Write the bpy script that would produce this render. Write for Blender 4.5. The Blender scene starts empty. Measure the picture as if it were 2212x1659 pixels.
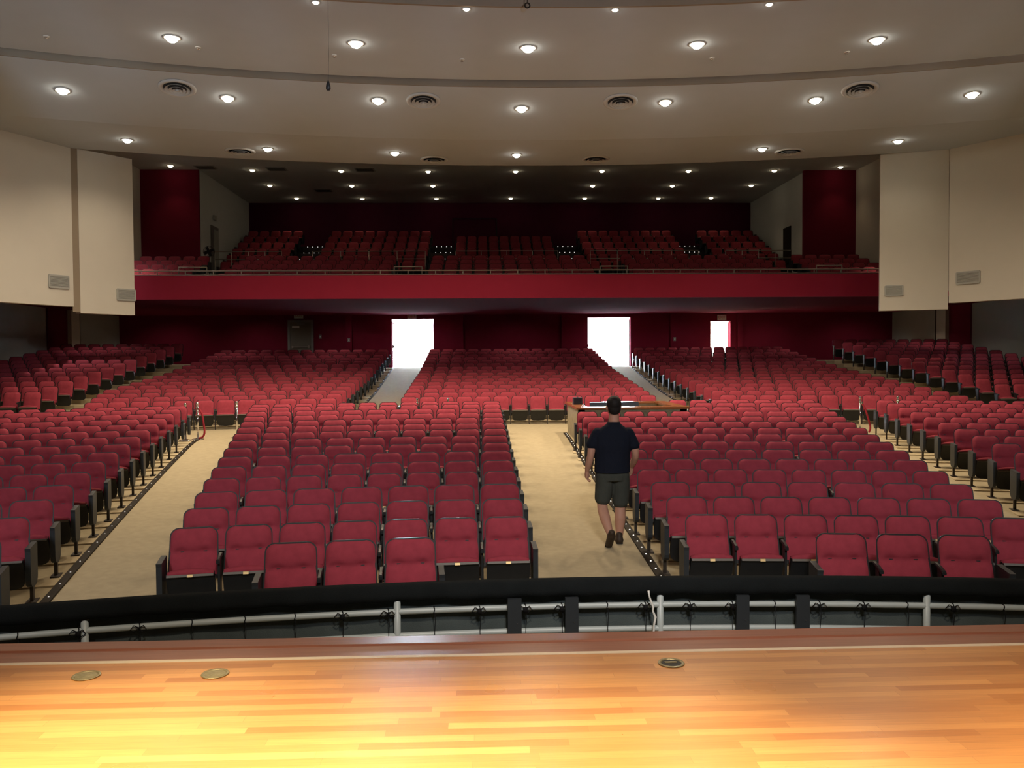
import bpy, bmesh, math, random
from mathutils import Vector, Matrix
random.seed(7)
PI = math.pi
S = bpy.context.scene
C = S.collection

# ------------------------------------------------------------------ camera, world, exposure
CX, CZ, F = -1.1449, 2.5246, 1814.06
yaw, pitch, roll = math.radians(-2.0957), math.radians(-1.7351), math.radians(0.3998)
fw = Vector((-math.sin(yaw)*math.cos(pitch), math.cos(yaw)*math.cos(pitch), math.sin(pitch)))
r0 = Vector((math.cos(yaw), math.sin(yaw), 0)); u0 = r0.cross(fw)
rt = r0*math.cos(roll) - u0*math.sin(roll); up = rt.cross(fw)
cam = bpy.data.cameras.new('camera'); co = bpy.data.objects.new('camera', cam); C.objects.link(co)
co.matrix_world = Matrix(((rt.x, up.x, -fw.x, CX), (rt.y, up.y, -fw.y, 0), (rt.z, up.z, -fw.z, CZ), (0, 0, 0, 1)))
cam.sensor_width = 36; cam.lens = F*36/2212; cam.clip_end = 400; cam.clip_start = .05
S.camera = co
S.view_settings.view_transform = 'Standard'; S.view_settings.look = 'None'
S.view_settings.exposure = 0.45; S.view_settings.gamma = 1; S.view_settings.use_curve_mapping = False
S.cycles.use_denoising = True
S.cycles.use_adaptive_sampling = True; S.cycles.adaptive_threshold = .025
S.cycles.max_bounces = 6; S.cycles.diffuse_bounces = 4; S.cycles.glossy_bounces = 3
S.cycles.transmission_bounces = 4; S.cycles.caustics_reflective = False; S.cycles.caustics_refractive = False
S.cycles.sample_clamp_indirect = 4

W = bpy.data.worlds.new('world'); S.world = W; W.use_nodes = True
bg = W.node_tree.nodes['Background']
bg.inputs[0].default_value = (.72, .87, 1.0, 1); bg.inputs[1].default_value = 85.0

def lamp(name, kind, loc, energy, color, aim=None, size=.1, spot=1.4, blend=.5, sy=None):
    d = bpy.data.lights.new(name, kind); d.energy = energy; d.color = color
    if kind == 'SPOT': d.spot_size = spot; d.spot_blend = blend; d.shadow_soft_size = size
    elif kind == 'AREA':
        d.size = size
        if sy: d.shape = 'RECTANGLE'; d.size_y = sy
    else: d.shadow_soft_size = size
    o = bpy.data.objects.new(name, d); C.objects.link(o); o.location = loc
    if aim is not None:
        o.rotation_euler = (Vector(aim)-Vector(loc)).to_track_quat('-Z', 'Y').to_euler()
    return o

WARM = (1.0, .80, .56); TUNG = (1.0, .72, .42)
# stage luminaires hung above the stage, over and behind the photographer
lamp('stage_light', 'SPOT', (-3.6, -1.2, 7.6), 12500, (1, .80, .45), (-2.7, 2.2, 1), .2, .48, 1)
lamp('stage_light', 'SPOT', (-.8, -1.2, 7.6), 10000, (1, .80, .45), (-.8, 2.1, 1), .2, .46, 1)
lamp('stage_light', 'SPOT', (2.2, -1.2, 7.6), 4200, (1, .72, .38), (1.6, 2.0, 1), .2, .48, 1)
lamp('stage_light', 'SPOT', (-.5, .2, 7.8), 1150, (1, .84, .64), (-.5, 3.6, 1), .3, 1.5, 1)
# unseen fill spots added for the ceiling panels, cooler on the left, warmer on the right
for i in range(7):
    u = (i-3)/3; c = (.74+.12*(u+1)/2+.12*max(0, u), .87-.01*u, 1-.24*max(0, u))
    lamp('ceiling_fill_light', 'SPOT', (u*7.5, -3.0, 2.4), 2900-600*u, c, (u*11, 18.6, 9.6), .25, .25, .9)
# unseen fill spots added for the splayed side walls
lamp('wall_fill_light', 'SPOT', (4.5, 0, 6.6), 1100, (.90, .95, 1), (-13.6, 22.2, 6.4), .3, .36, 1)
lamp('wall_fill_light', 'SPOT', (3.0, 0, 6.6), 1000, (1, .88, .64), (15.4, 20.6, 4.6), .3, .25, 1)
for x, e in ((-5.5, 1550), (0, 1550), (5.5, 1400)):
    lamp('seat_fill_light', 'SPOT', (x, -1.0, 7.0), e, (.96, .95, .98), (x*1.3, 11.2, .8), .6, .86, 1)  # unseen spots above the stage, added to fill the front seats

# ------------------------------------------------------------------ materials
def nodes(name):
    m = bpy.data.materials.new(name); m.use_nodes = True
    nt = m.node_tree; b = nt.nodes['Principled BSDF']
    return m, nt, b
def setp(b, col=None, rough=.6, metal=0, spec=.5):
    if col: b.inputs['Base Color'].default_value = (*col, 1)
    b.inputs['Roughness'].default_value = rough; b.inputs['Metallic'].default_value = metal
    b.inputs['Specular IOR Level'].default_value = spec
def noise_mat(name, col, var=.15, scale=20, rough=.6, metal=0, spec=.4, bump=0, bscale=None, detail=3):
    m, nt, b = nodes(name); setp(b, col, rough, metal, spec)
    tc = nt.nodes.new('ShaderNodeTexCoord'); n = nt.nodes.new('ShaderNodeTexNoise')
    n.inputs['Scale'].default_value = scale; n.inputs['Detail'].default_value = detail
    nt.links.new(tc.outputs['Object'], n.inputs['Vector'])
    mx = nt.nodes.new('ShaderNodeMix'); mx.data_type = 'RGBA'
    mx.inputs[6].default_value = tuple(c*(1-var) for c in col)+(1,)
    mx.inputs[7].default_value = tuple(min(1, c*(1+var)) for c in col)+(1,)
    nt.links.new(n.outputs['Fac'], mx.inputs[0]); nt.links.new(mx.outputs[2], b.inputs['Base Color'])
    if bump:
        n2 = nt.nodes.new('ShaderNodeTexNoise'); n2.inputs['Scale'].default_value = bscale or scale*6
        nt.links.new(tc.outputs['Object'], n2.inputs['Vector'])
        bp = nt.nodes.new('ShaderNodeBump'); bp.inputs['Strength'].default_value = bump; bp.inputs['Distance'].default_value = .01
        nt.links.new(n2.outputs['Fac'], bp.inputs['Height']); nt.links.new(bp.outputs[0], b.inputs['Normal'])
    return m
def emit(name, col, s):
    m, nt, b = nodes(name); setp(b, (.8, .8, .8), .4)
    b.inputs['Emission Color'].default_value = (*col, 1); b.inputs['Emission Strength'].default_value = s
    return m
def wood_floor():
    m, nt, b = nodes('maple_strips'); setp(b, None, .27, 0, .5)
    tc = nt.nodes.new('ShaderNodeTexCoord')
    br = nt.nodes.new('ShaderNodeTexBrick'); br.offset = .37; br.offset_frequency = 3; br.squash = 1
    br.inputs['Scale'].default_value = 1; br.inputs['Brick Width'].default_value = .83; br.inputs['Row Height'].default_value = .0571
    br.inputs['Mortar Size'].default_value = .0006; br.inputs['Mortar Smooth'].default_value = 0
    br.inputs['Color1'].default_value = (.38, .145, .045, 1); br.inputs['Color2'].default_value = (.60, .285, .10, 1)
    br.inputs['Mortar'].default_value = (.34, .14, .05, 1); br.inputs['Bias'].default_value = .15
    # rows get random sideways offsets so that the joints do not line up
    sp = nt.nodes.new('ShaderNodeSeparateXYZ'); nt.links.new(tc.outputs['Object'], sp.inputs[0])
    dv = nt.nodes.new('ShaderNodeMath'); dv.operation = 'DIVIDE'; dv.inputs[1].default_value = .0571; nt.links.new(sp.outputs['Y'], dv.inputs[0])
    fl = nt.nodes.new('ShaderNodeMath'); fl.operation = 'FLOOR'; nt.links.new(dv.outputs[0], fl.inputs[0])
    wn = nt.nodes.new('ShaderNodeTexWhiteNoise'); wn.noise_dimensions = '1D'; nt.links.new(fl.outputs[0], wn.inputs['W'])
    ml = nt.nodes.new('ShaderNodeMath'); ml.operation = 'MULTIPLY_ADD'; ml.inputs[1].default_value = 2.3
    nt.links.new(wn.outputs['Value'], ml.inputs[0]); nt.links.new(sp.outputs['X'], ml.inputs[2])
    cb = nt.nodes.new('ShaderNodeCombineXYZ'); nt.links.new(ml.outputs[0], cb.inputs['X']); nt.links.new(sp.outputs['Y'], cb.inputs['Y'])
    nt.links.new(cb.outputs[0], br.inputs['Vector'])
    mp = nt.nodes.new('ShaderNodeMapping'); mp.inputs['Scale'].default_value = (3, 60, 1); nt.links.new(cb.outputs[0], mp.inputs['Vector'])
    gn = nt.nodes.new('ShaderNodeTexNoise'); gn.inputs['Scale'].default_value = 1.6; gn.inputs['Detail'].default_value = 5; nt.links.new(mp.outputs[0], gn.inputs['Vector'])
    n2 = nt.nodes.new('ShaderNodeTexNoise'); n2.inputs['Scale'].default_value = 2.2; nt.links.new(tc.outputs['Object'], n2.inputs['Vector'])
    r1 = nt.nodes.new('ShaderNodeMapRange'); r1.inputs[3].default_value = .78; r1.inputs[4].default_value = 1.2; nt.links.new(gn.outputs['Fac'], r1.inputs[0])
    mx = nt.nodes.new('ShaderNodeMix'); mx.data_type = 'RGBA'; mx.blend_type = 'MULTIPLY'; mx.inputs[0].default_value = 1
    nt.links.new(br.outputs['Color'], mx.inputs[6]); nt.links.new(r1.outputs[0], mx.inputs[7])
    nt.links.new(mx.outputs[2], b.inputs['Base Color'])
    r2 = nt.nodes.new('ShaderNodeMapRange'); r2.inputs[3].default_value = .20; r2.inputs[4].default_value = .42; nt.links.new(n2.outputs['Fac'], r2.inputs[0])
    nt.links.new(r2.outputs[0], b.inputs['Roughness'])
    return m
def dark_wood(name, c1, c2, rough=.3):
    m, nt, b = nodes(name); setp(b, None, rough, 0, .5)
    tc = nt.nodes.new('ShaderNodeTexCoord'); mp = nt.nodes.new('ShaderNodeMapping'); mp.inputs['Scale'].default_value = (1.2, 40, 40)
    nt.links.new(tc.outputs['Object'], mp.inputs['Vector'])
    n = nt.nodes.new('ShaderNodeTexNoise'); n.inputs['Scale'].default_value = 1.5; n.inputs['Detail'].default_value = 5
    nt.links.new(mp.outputs[0], n.inputs['Vector'])
    mx = nt.nodes.new('ShaderNodeMix'); mx.data_type = 'RGBA'; mx.inputs[6].default_value = (*c1, 1); mx.inputs[7].default_value = (*c2, 1)
    nt.links.new(n.outputs['Fac'], mx.inputs[0]); nt.links.new(mx.outputs[2], b.inputs['Base Color'])
    return m
M = {}
M['red'] = noise_mat('red_seat_fabric', (.345, .044, .068), .22, 14, .85, 0, .25, .35, 420)
M['black'] = noise_mat('black_plastic', (.016, .018, .02), .2, 12, .42, 0, .4)
M['shell'] = noise_mat('black_back_shell', (.010, .007, .008), .2, 12, .5, 0, .35)
M['panel'] = noise_mat('dark_grey_end_panel', (.026, .031, .036), .2, 9, .5, 0, .3)
M['leg'] = noise_mat('dark_bronze_leg', (.030, .022, .016), .2, 15, .45, 0, .4)
M['trim'] = noise_mat('tan_edge_trim', (.115, .10, .08), .15, 25, .5, 0, .5)
M['brass'] = noise_mat('brass', (.85, .62, .30), .1, 30, .42, .55)
M['oldbrass'] = noise_mat('aged_brass', (.40, .34, .20), .3, 60, .42, .6, .5, .3, 90)
M['carpet'] = noise_mat('tan_carpet', (.43, .36, .235), .16, 9, .95, 0, .15, .4, 300, 6)
M['conc'] = noise_mat('tan_painted_concrete', (.50, .41, .26), .18, 5, .8, 0, .25)
M['strip'] = noise_mat('dark_aisle_strip', (.022, .016, .010), .2, 15, .7, 0, .2)
M['ceil'] = noise_mat('ceiling_plaster', (.45, .495, .55), .03, 2, .9, 0, .2)
M['shade_trim'] = noise_mat('brown_shade_trim', (.29, .235, .18), .05, 2, .9, 0, .15)  # brown of shaded ceiling edges and the splay joint, put into the colour
M['balfloor'] = noise_mat('dark_balcony_carpet', (.075, .062, .068), .1, 5, .95, 0, .1)
M['diffuser'] = noise_mat('diffuser_grey_white', (.50, .52, .54), .03, 9, .5, 0, .3)
M['console'] = noise_mat('matte_console_grey', (.03, .03, .034), .1, 9, .85, 0, .08)
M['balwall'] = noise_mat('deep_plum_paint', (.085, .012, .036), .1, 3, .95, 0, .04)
M['balgrey'] = noise_mat('pale_grey_paint', (.70, .74, .74), .04, 3, .9, 0, .1)
M['cream'] = noise_mat('cream_paint', (.63, .60, .54), .03, 2, .75, 0, .25)
M['grey'] = noise_mat('grey_wall_paint', (.42, .44, .42), .06, 3, .85, 0, .2)
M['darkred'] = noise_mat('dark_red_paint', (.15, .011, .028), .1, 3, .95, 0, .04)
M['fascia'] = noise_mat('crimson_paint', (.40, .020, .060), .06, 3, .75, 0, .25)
M['white'] = noise_mat('white_paint', (.75, .75, .72), .04, 5, .6, 0, .3)
M['chrome'] = noise_mat('chrome', (.8, .8, .82), .04, 5, .12, 1)
M['steel'] = noise_mat('satin_steel_rail', (.42, .38, .34), .08, 8, .35, .85)
M['pipe'] = noise_mat('grey_pipe_paint', (.42, .47, .47), .06, 12, .42, 0, .5)
M['cloth'] = noise_mat('black_cloth', (.010, .012, .013), .3, 6, .95, 0, .1, .4, 200)
M['cloth2'] = noise_mat('charcoal_cloth', (.075, .092, .092), .3, 4, .95, 0, .1, .4, 200)
M['cord'] = noise_mat('black_cord', (.006, .006, .007), .2, 30, .8, 0, .2)
M['maple'] = wood_floor()
M['nosing'] = dark_wood('red_mahogany', (.17, .056, .036), (.37, .145, .088), .3)
M['cap'] = dark_wood('booth_cap_wood', (.22, .075, .03), (.36, .14, .06), .22)
M['stone'] = noise_mat('tan_stone_veneer', (.37, .32, .22), .35, 7, .85, 0, .2, .6, 25)
M['whitestrip'] = noise_mat('cream_seam_strip', (.72, .60, .46), .05, 20, .5)
M['door'] = noise_mat('grey_brown_door', (.16, .145, .115), .08, 6, .5)
M['frame'] = noise_mat('grey_door_frame', (.19, .19, .185), .06, 6, .5)
M['bulb'] = emit('lit_bulb', (1, .92, .74), 26)
M['bulb2'] = emit('small_lit_bulb', (1, .80, .52), 9)
M['led'] = emit('step_led', (1, .93, .82), 1.6)
M['led2'] = emit('dim_step_led', (1, .95, .9), .8)
M['led3'] = emit('faint_floor_led', (1, .95, .9), .22)
M['sign'] = noise_mat('sign_white', (.5, .5, .48), .03, 5, .5)
M['signtxt'] = noise_mat('sign_red', (.35, .05, .05), .03, 5, .5)
M['ground'] = noise_mat('sunlit_paving', (.6, .6, .58), .1, 1, .9)
M['stagehouse'] = noise_mat('stage_black', (.05, .045, .04), .1, 2, .9)
M['skin'] = noise_mat('skin', (.52, .28, .20), .08, 8, .55, 0, .35)
M['tee'] = noise_mat('navy_cotton', (.010, .013, .024), .2, 6, .9, 0, .15, .3, 120)
M['shorts'] = noise_mat('grey_green_cotton', (.060, .066, .058), .2, 6, .9, 0, .15, .3, 120)
M['hair'] = noise_mat('dark_hair', (.012, .010, .010), .3, 40, .7, 0, .3)
M['shoe'] = noise_mat('brown_shoe', (.045, .030, .020), .2, 12, .6, 0, .3)
M['sole'] = noise_mat('dark_sole', (.022, .018, .015), .2, 12, .8)
M['rope'] = noise_mat('red_velvet_rope', (.30, .015, .03), .15, 40, .8)
M['screen'] = noise_mat('dark_screen', (.012, .013, .018), .1, 4, .25)
M['vent'] = noise_mat('grey_vent', (.40, .41, .40), .05, 9, .5)
M['slot'] = noise_mat('vent_shadow_slot', (.05, .05, .05), .05, 9, .8)

# ------------------------------------------------------------------ mesh helpers
class MB:
    def __init__(s): s.v = []; s.f = []; s.m = []; s.mats = []
    def mi(s, mat):
        if mat not in s.mats: s.mats.append(mat)
        return s.mats.index(mat)
    def add(s, vs, fs, mat):
        o = len(s.v); s.v += [tuple(v) for v in vs]; k = s.mi(mat)
        for f in fs: s.f.append(tuple(i+o for i in f)); s.m.append(k)
        return s
    def box(s, x0, x1, y0, y1, z0, z1, mat):
        v = [(x, y, z) for z in (z0, z1) for y in (y0, y1) for x in (x0, x1)]
        return s.add(v, [(0, 2, 3, 1), (4, 5, 7, 6), (0, 1, 5, 4), (2, 6, 7, 3), (0, 4, 6, 2), (1, 3, 7, 5)], mat)
    def obox(s, c, ax, ay, az, mat):      # box about c with half-axis vectors
        c, ax, ay, az = map(Vector, (c, ax, ay, az))
        v = [c+ax*i+ay*j+az*k for k in (-1, 1) for j in (-1, 1) for i in (-1, 1)]
        return s.add(v, [(0, 2, 3, 1), (4, 5, 7, 6), (0, 1, 5, 4), (2, 6, 7, 3), (0, 4, 6, 2), (1, 3, 7, 5)], mat)
    def prism(s, pts, z0, z1, mat):       # polygon in XY extruded in Z
        n = len(pts)
        v = [(x, y, z0) for x, y in pts]+[(x, y, z1) for x, y in pts]
        return s.add(v, [tuple(range(n))[::-1], tuple(range(n, 2*n))]+[(i, (i+1) % n, n+(i+1) % n, n+i) for i in range(n)], mat)
    def tube(s, path, r, mat, n=8, cap=True):
        P_ = [Vector(p) for p in path]; rings = []; k = len(P_)
        rr = r if isinstance(r, (list, tuple)) else [r]*k
        prev = None
        for i, p in enumerate(P_):
            d = (P_[min(i+1, k-1)]-P_[max(i-1, 0)]).normalized()
            if prev is None:
                a = Vector((0, 0, 1)) if abs(d.z) < .9 else Vector((1, 0, 0))
                x = d.cross(a).normalized()
            else: x = (prev-d*prev.dot(d)).normalized()
            prev = x; y = d.cross(x)
            rings.append([p+(x*math.cos(2*PI*j/n)+y*math.sin(2*PI*j/n))*rr[i] for j in range(n)])
        return s.loft(rings, mat, cap)
    def loft(s, rings, mat, cap=True, closed=True):
        n = len(rings[0]); v = [q for R in rings for q in R]; f = []
        for i in range(len(rings)-1):
            for j in range(n if closed else n-1):
                a = i*n+j; b_ = i*n+(j+1) % n
                f.append((a, b_, b_+n, a+n))
        if cap and closed: f += [tuple(range(n))[::-1], tuple(range((len(rings)-1)*n, len(rings)*n))]
        return s.add(v, f, mat)
    def lathe(s, prof, mat, n=24, c=(0, 0, 0), cap=True):     # profile (r, z) about Z
        return s.loft([[(c[0]+r*math.cos(2*PI*j/n), c[1]+r*math.sin(2*PI*j/n), c[2]+z) for j in range(n)] for r, z in prof], mat, cap)
    def mesh(s, name, smooth=False):
        me = bpy.data.meshes.new(name); me.from_pydata(s.v, [], s.f)
        for m in s.mats: me.materials.append(M[m] if isinstance(m, str) else m)
        me.polygons.foreach_set('material_index', s.m)
        if smooth: me.polygons.foreach_set('use_smooth', [True]*len(s.f))
        me.update(); return me
    def build(s, name, parent=None, smooth=False, loc=None):
        me = s.mesh(name, smooth); o = bpy.data.objects.new(name, me); C.objects.link(o)
        if parent: o.parent = parent
        if loc: o.location = loc
        return o
def smooth_by_angle(o, deg=40):
    bm = bmesh.new(); bm.from_mesh(o.data)
    bmesh.ops.recalc_face_normals(bm, faces=bm.faces)
    for f in bm.faces: f.smooth = True
    for e in bm.edges:
        if len(e.link_faces) == 2 and e.calc_face_angle(0) > math.radians(deg): e.smooth = False
    bm.to_mesh(o.data); bm.free(); return o
def tag(o, label, cat, group=None, kind=None):
    o['label'] = label; o['category'] = cat
    if group: o['group'] = group
    if kind: o['kind'] = kind
    return o
def thing(name, label, cat, loc=(0, 0, 0), rz=0, group=None):
    o = bpy.data.objects.new(name, None); C.objects.link(o); o.location = loc; o.rotation_euler = (0, 0, rz)
    o.empty_display_size = .1
    return tag(o, label, cat, group)
def struct(name, mb, smooth=False):
    o = mb.build(name, None, smooth); o['kind'] = 'structure'; return o
ORD = 'zeroth first second third fourth fifth sixth seventh eighth ninth tenth eleventh twelfth thirteenth fourteenth fifteenth sixteenth'.split()

# ------------------------------------------------------------------ hall geometry
XC, YC = -.16, -12.66          # centre of every arc in the hall
R1, PT = 21.517, .914          # back-top radius of the first full row, row pitch
RR0 = 37.4                     # first row behind the cross aisle
def zk(k): return .0375*k+.0004*k*k if k < 14 else .58
def zr(r): return .57+.085*r if r <= 8 else 1.25+.125*(r-8)
KR = [(0, 0), (R1-.3, 0)]+[(R1+PT*k-.25, zk(k)) for k in range(1, 15)]+[(R1+PT*14, .58), (RR0-.8, .57)]+[(RR0+PT*r-.25, zr(r)) for r in range(1, 16)]+[(RR0+PT*15+.3, 2.13), (99, 2.13)]
def zf(R):
    for (a, za), (b, zb) in zip(KR, KR[1:]):
        if a <= R <= b: return za+(zb-za)*(R-a)/(b-a)
    return 0
def Rxy(x, y): return math.hypot(x-XC, y-YC)
def pol(R, a): return (XC+R*math.sin(a), YC+R*math.cos(a))
def a_of_x(R, x): return math.asin((x-XC)/R)
YW = 40.0                       # rear wall
XL, XR = -18.05, 18.75

def sector(mb, Ra, Rb, a0, a1, z0a, z1, mat, n=48, z0b=None, z1b=None):
    # annular slab between two radii; heights may differ at the two radii
    z0b = z0a if z0b is None else z0b; z1b = z1 if z1b is None else z1b
    rings = []
    for i in range(n+1):
        a = a0+(a1-a0)*i/n; pa, pb = pol(Ra, a), pol(Rb, a)
        rings.append([(*pa, z0a), (*pb, z0b), (*pb, z1b), (*pa, z1)])
    return mb.loft(rings, mat)

# main sloping floor (carpet aisles); the pit in front is the level part
mb = MB(); xs = [XL-.4+(XR-XL+.8)*i/120 for i in range(121)]; ys = [4.55+(YW+.6-4.55)*j/170 for j in range(171)]
vs = [(x, y, zf(Rxy(x, y))) for y in ys for x in xs]; n = 121
mb.add(vs, [(j*n+i, j*n+i+1, (j+1)*n+i+1, (j+1)*n+i) for j in range(170) for i in range(120)], 'carpet')
struct('floor', mb, True)
# stage
mb = MB(); mb.box(-9, 9, -9, 4.265, .86, 1.0, 'maple'); o = struct('floor_stage', mb)
mb = MB(); mb.box(-9, 9, 4.265, 4.298, .86, 1.003, 'whitestrip'); struct('trim_1', mb)
mb = MB()
mb.loft([[(x, 4.298, .80), (x, 4.62, .80), (x, 4.62, .985), (x, 4.605, 1.0), (x, 4.475, 1.004), (x, 4.465, .996), (x, 4.38, .996), (x, 4.37, 1.0), (x, 4.298, 1.0)] for x in (-9, 9)], 'nosing')
struct('trim_2', mb)
mb = MB(); mb.box(-9, 9, 4.45, 4.55, 0, .8, 'stagehouse'); struct('wall_stage_front', mb)

def outer_angles(R): return a_of_x(R, XL+.1), a_of_x(R, XR-.1)
# ceiling panels: three concentric stepped sheets
AN = .36
mb = MB(); sector(mb, 28.85, 33.0, -.62, .62, 9.2, 9.6, 'ceil', 72); struct('ceiling_1', mb)
mb = MB(); sector(mb, 33.22, 36.2, -.62, .62, 9.09, 9.52, 'ceil', 72, 8.6, 9.1); struct('ceiling_2', mb)
mb = MB(); sector(mb, 36.2, 39.3, -.58, .58, 8.6, 9.1, 'ceil', 72, 8.6, 9.1); struct('ceiling_3', mb)
mb = MB(); sector(mb, 39.2, 39.3, -.58, .58, 9.05, 10.4, 'ceil', 72); struct('ceiling_bulkhead', mb)
mb = MB(); sector(mb, 28.78, 28.845, -.62, .62, 9.195, 9.5, 'shade_trim', 72); struct('trim_shade_front', mb)  # added facing; the brown shade of the edge is put into its colour
mb = MB(); sector(mb, 33.18, 33.24, -.62, .62, 9.095, 9.55, 'shade_trim', 72); struct('trim_shade_gap', mb)  # added strip; the dark of the panel gap is put into its colour
mb = MB(); mb.box(-19.5, 20, -9, 17.2, 9.5, 9.7, 'ceil'); struct('ceiling_4', mb)
mb = MB(); mb.box(-19.5, 20, 16.0, 44, 10.4, 10.6, 'balgrey'); struct('ceiling_5', mb)
# stage house and proscenium sides, so that the hall is closed
mb = MB(); mb.box(-9.3, -9, -9, 5.0, 0, 9.5, 'stagehouse'); struct('wall_stage_left', mb)
mb = MB(); mb.box(9, 9.3, -9, 5.0, 0, 9.5, 'stagehouse'); struct('wall_stage_right', mb)
mb = MB(); mb.box(-9.3, 9.3, -9.3, -9, 0, 9.7, 'stagehouse'); struct('wall_stage_back', mb)
mb = MB(); mb.box(-18.5, -9.3, 4.6, 5.0, 0, 9.5, 'cream'); struct('wall_proscenium_left', mb)
mb = MB(); mb.box(9.3, 19.2, 4.6, 5.0, 0, 9.5, 'cream'); struct('wall_proscenium_right', mb)
# side walls
for sx, x0, x1, nm in ((-1, XL-.4, XL, 'left'), (1, XR, XR+.4, 'right')):
    mb = MB(); mb.box(x0, x1, 4.6, 44.2, 0, 10.4, 'grey'); struct('wall_'+nm, mb)
    xi = XL if sx < 0 else XR
    def bx(a, b): return (min(a, b), max(a, b))
    mb = MB(); p, q = bx(xi, xi-sx*.22); mb.box(p, q, 34.95, 35.65, .5, 4.63, 'cream'); struct('trim_pilaster_'+nm, mb)
    mb = MB(); p, q = bx(xi, xi-sx*.06); mb.box(p, q, 33.4, 34.95, .5, 4.63, 'darkred'); struct('trim_red_band_'+nm, mb)
    mb = MB(); p, q = bx(xi, xi-sx*.03); mb.box(p, q, 35.66, 36.1, .5, 4.63, 'strip'); mb.box(p, q, 29.2, 29.7, .5, 4.63, 'strip'); struct('trim_dark_recess_'+nm, mb)  # flat dark strips; the shade of the door recesses is put into their colour
# hanging splayed side panels
def splay(name, a, b, z0, z1a, mat='cream', th=.28):
    ax, ay = a; bx_, by = b; d = Vector((bx_-ax, by-ay, 0)).normalized(); nrm = Vector((-d.y, d.x, 0))
    if nrm.y < 0: nrm = -nrm
    t = nrm*th
    mb = MB(); mb.prism([(ax, ay), (bx_, by), (bx_+t.x, by+t.y), (ax+t.x, ay+t.y)], z0, z1a, mat); struct(name, mb)
splay('wall_splay_left_1', (-15.6, 18.4), (-12.78, 24.54), 4.1, 9.12)
mb = MB(); mb.prism([(-12.80, 24.52), (-12.655, 24.66), (-12.70, 24.72), (-12.84, 24.58)], 3.95, 8.62, 'shade_trim'); struct('trim_shade_splay_left', mb)
splay('wall_splay_left_2', (-12.66, 24.68), (-11.63, 25.95), 3.92, 8.62)
splay('wall_splay_right_1', (12.7, 24.43), (15.9, 19.3), 4.08, 9.12)
splay('wall_splay_right_2', (10.98, 25.18), (12.72, 24.5), 3.9, 8.62)
# rear wall of the stalls with its openings
DB = 2.13
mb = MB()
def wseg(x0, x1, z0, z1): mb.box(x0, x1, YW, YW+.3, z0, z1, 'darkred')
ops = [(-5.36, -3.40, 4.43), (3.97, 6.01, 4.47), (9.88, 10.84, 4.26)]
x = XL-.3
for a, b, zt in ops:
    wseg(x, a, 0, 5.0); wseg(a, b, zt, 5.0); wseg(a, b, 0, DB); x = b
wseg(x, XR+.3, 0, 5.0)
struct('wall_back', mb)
for i, (xa, xb) in enumerate(((-7.52, -7.22), (-2.32, -1.98), (2.68, 3.1), (7.91, 8.27), (11.16, 11.4))):
    mb = MB(); mb.box(xa, xb, YW-.16, YW, DB, 4.63, 'darkred'); struct('trim_pilaster_%d' % (i+1), mb)
# lobby behind the rear wall, open to the daylight
mb = MB(); mb.box(-8, 8.6, YW+.3, YW+6, DB-.2, DB, 'ground'); struct('floor_lobby', mb)
mb = MB(); mb.box(-8, 8.6, YW+.3, YW+6, 5.0, 5.2, 'white'); struct('ceiling_lobby', mb)
mb = MB(); mb.box(-60, 60, YW+6, YW+120, DB-.3, DB-.05, 'ground'); struct('ground_outside', mb)
mb = MB(); mb.box(-8.2, -8, YW+.3, YW+6, DB-.2, 5.2, 'white'); struct('wall_lobby_left', mb)
mb = MB(); mb.box(8.6, 8.8, YW+.3, YW+6, DB-.2, 5.2, 'white'); struct('wall_lobby_right', mb)
# little passage behind the single open doorway
mb = MB()
mb.box(9.2, 12.2, YW+2.4, YW+2.5, DB-.2, 4.9, 'white'); mb.box(9.1, 9.2, YW+.3, YW+2.5, DB-.2, 4.9, 'white'); mb.box(12.2, 12.3, YW+.3, YW+2.5, DB-.2, 4.9, 'white')
mb.box(9.1, 12.3, YW+.3, YW+2.5, 4.8, 4.9, 'white'); mb.box(9.1, 12.3, YW+.3, YW+2.5, DB-.2, DB, 'white')
struct('wall_passage', mb)
lamp('passage_light', 'AREA', (9.9, YW+1.2, 4.6), 500, (.93, 1.0, .86), (10.2, YW+1.4, 0), .6)
# doors
def door_leaf(nm, hinge, w, h, ang, mat='door', bar=True):
    o = bpy.data.objects.new(nm, None); C.objects.link(o); o.location = hinge; o.rotation_euler = (0, 0, ang); o['kind'] = 'structure'
    l = MB(); l.box(0, w, -.025, .025, .01, h, mat); l.build('leaf', o)
    if bar:
        b_ = MB(); b_.box(.08, w-.08, -.085, -.06, .98, 1.03, 'steel'); b_.box(.08, .14, -.07, -.02, .96, 1.05, 'steel'); b_.box(w-.14, w-.06, -.09, -.02, .94, 1.07, 'steel'); b_.build('push_bar', o)
    c_ = MB(); c_.box(w*.35, w*.7, -.075, -.02, h-.1, h-.03, 'frame'); c_.build('door_closer', o)
    return o
d1 = door_leaf('door_1', (-10.12, YW-.045, DB), .98, 2.17, 0)
mb = MB(); mb.box(-.11, 0, -.05, .06, 0, 2.28, 'frame'); mb.box(.98, 1.09, -.05, .06, 0, 2.28, 'frame'); mb.box(0, .98, -.05, .06, 2.17, 2.28, 'frame'); mb.build('door_frame', d1)
mb = MB(); mb.box(.10, .44, -.034, -.02, 1.9, 2.0, 'white'); mb.build('notice_plate', d1)
door_leaf('door_2', (-5.36, YW+.3, DB), .96, 2.2, PI/2+.1); door_leaf('door_3', (-3.40, YW+.3, DB), .96, 2.2, PI/2-.1)
door_leaf('door_4', (3.97, YW+.3, DB), 1.0, 2.25, PI/2+.1); door_leaf('door_5', (6.01, YW+.3, DB), 1.0, 2.25, PI/2-.1)
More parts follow.
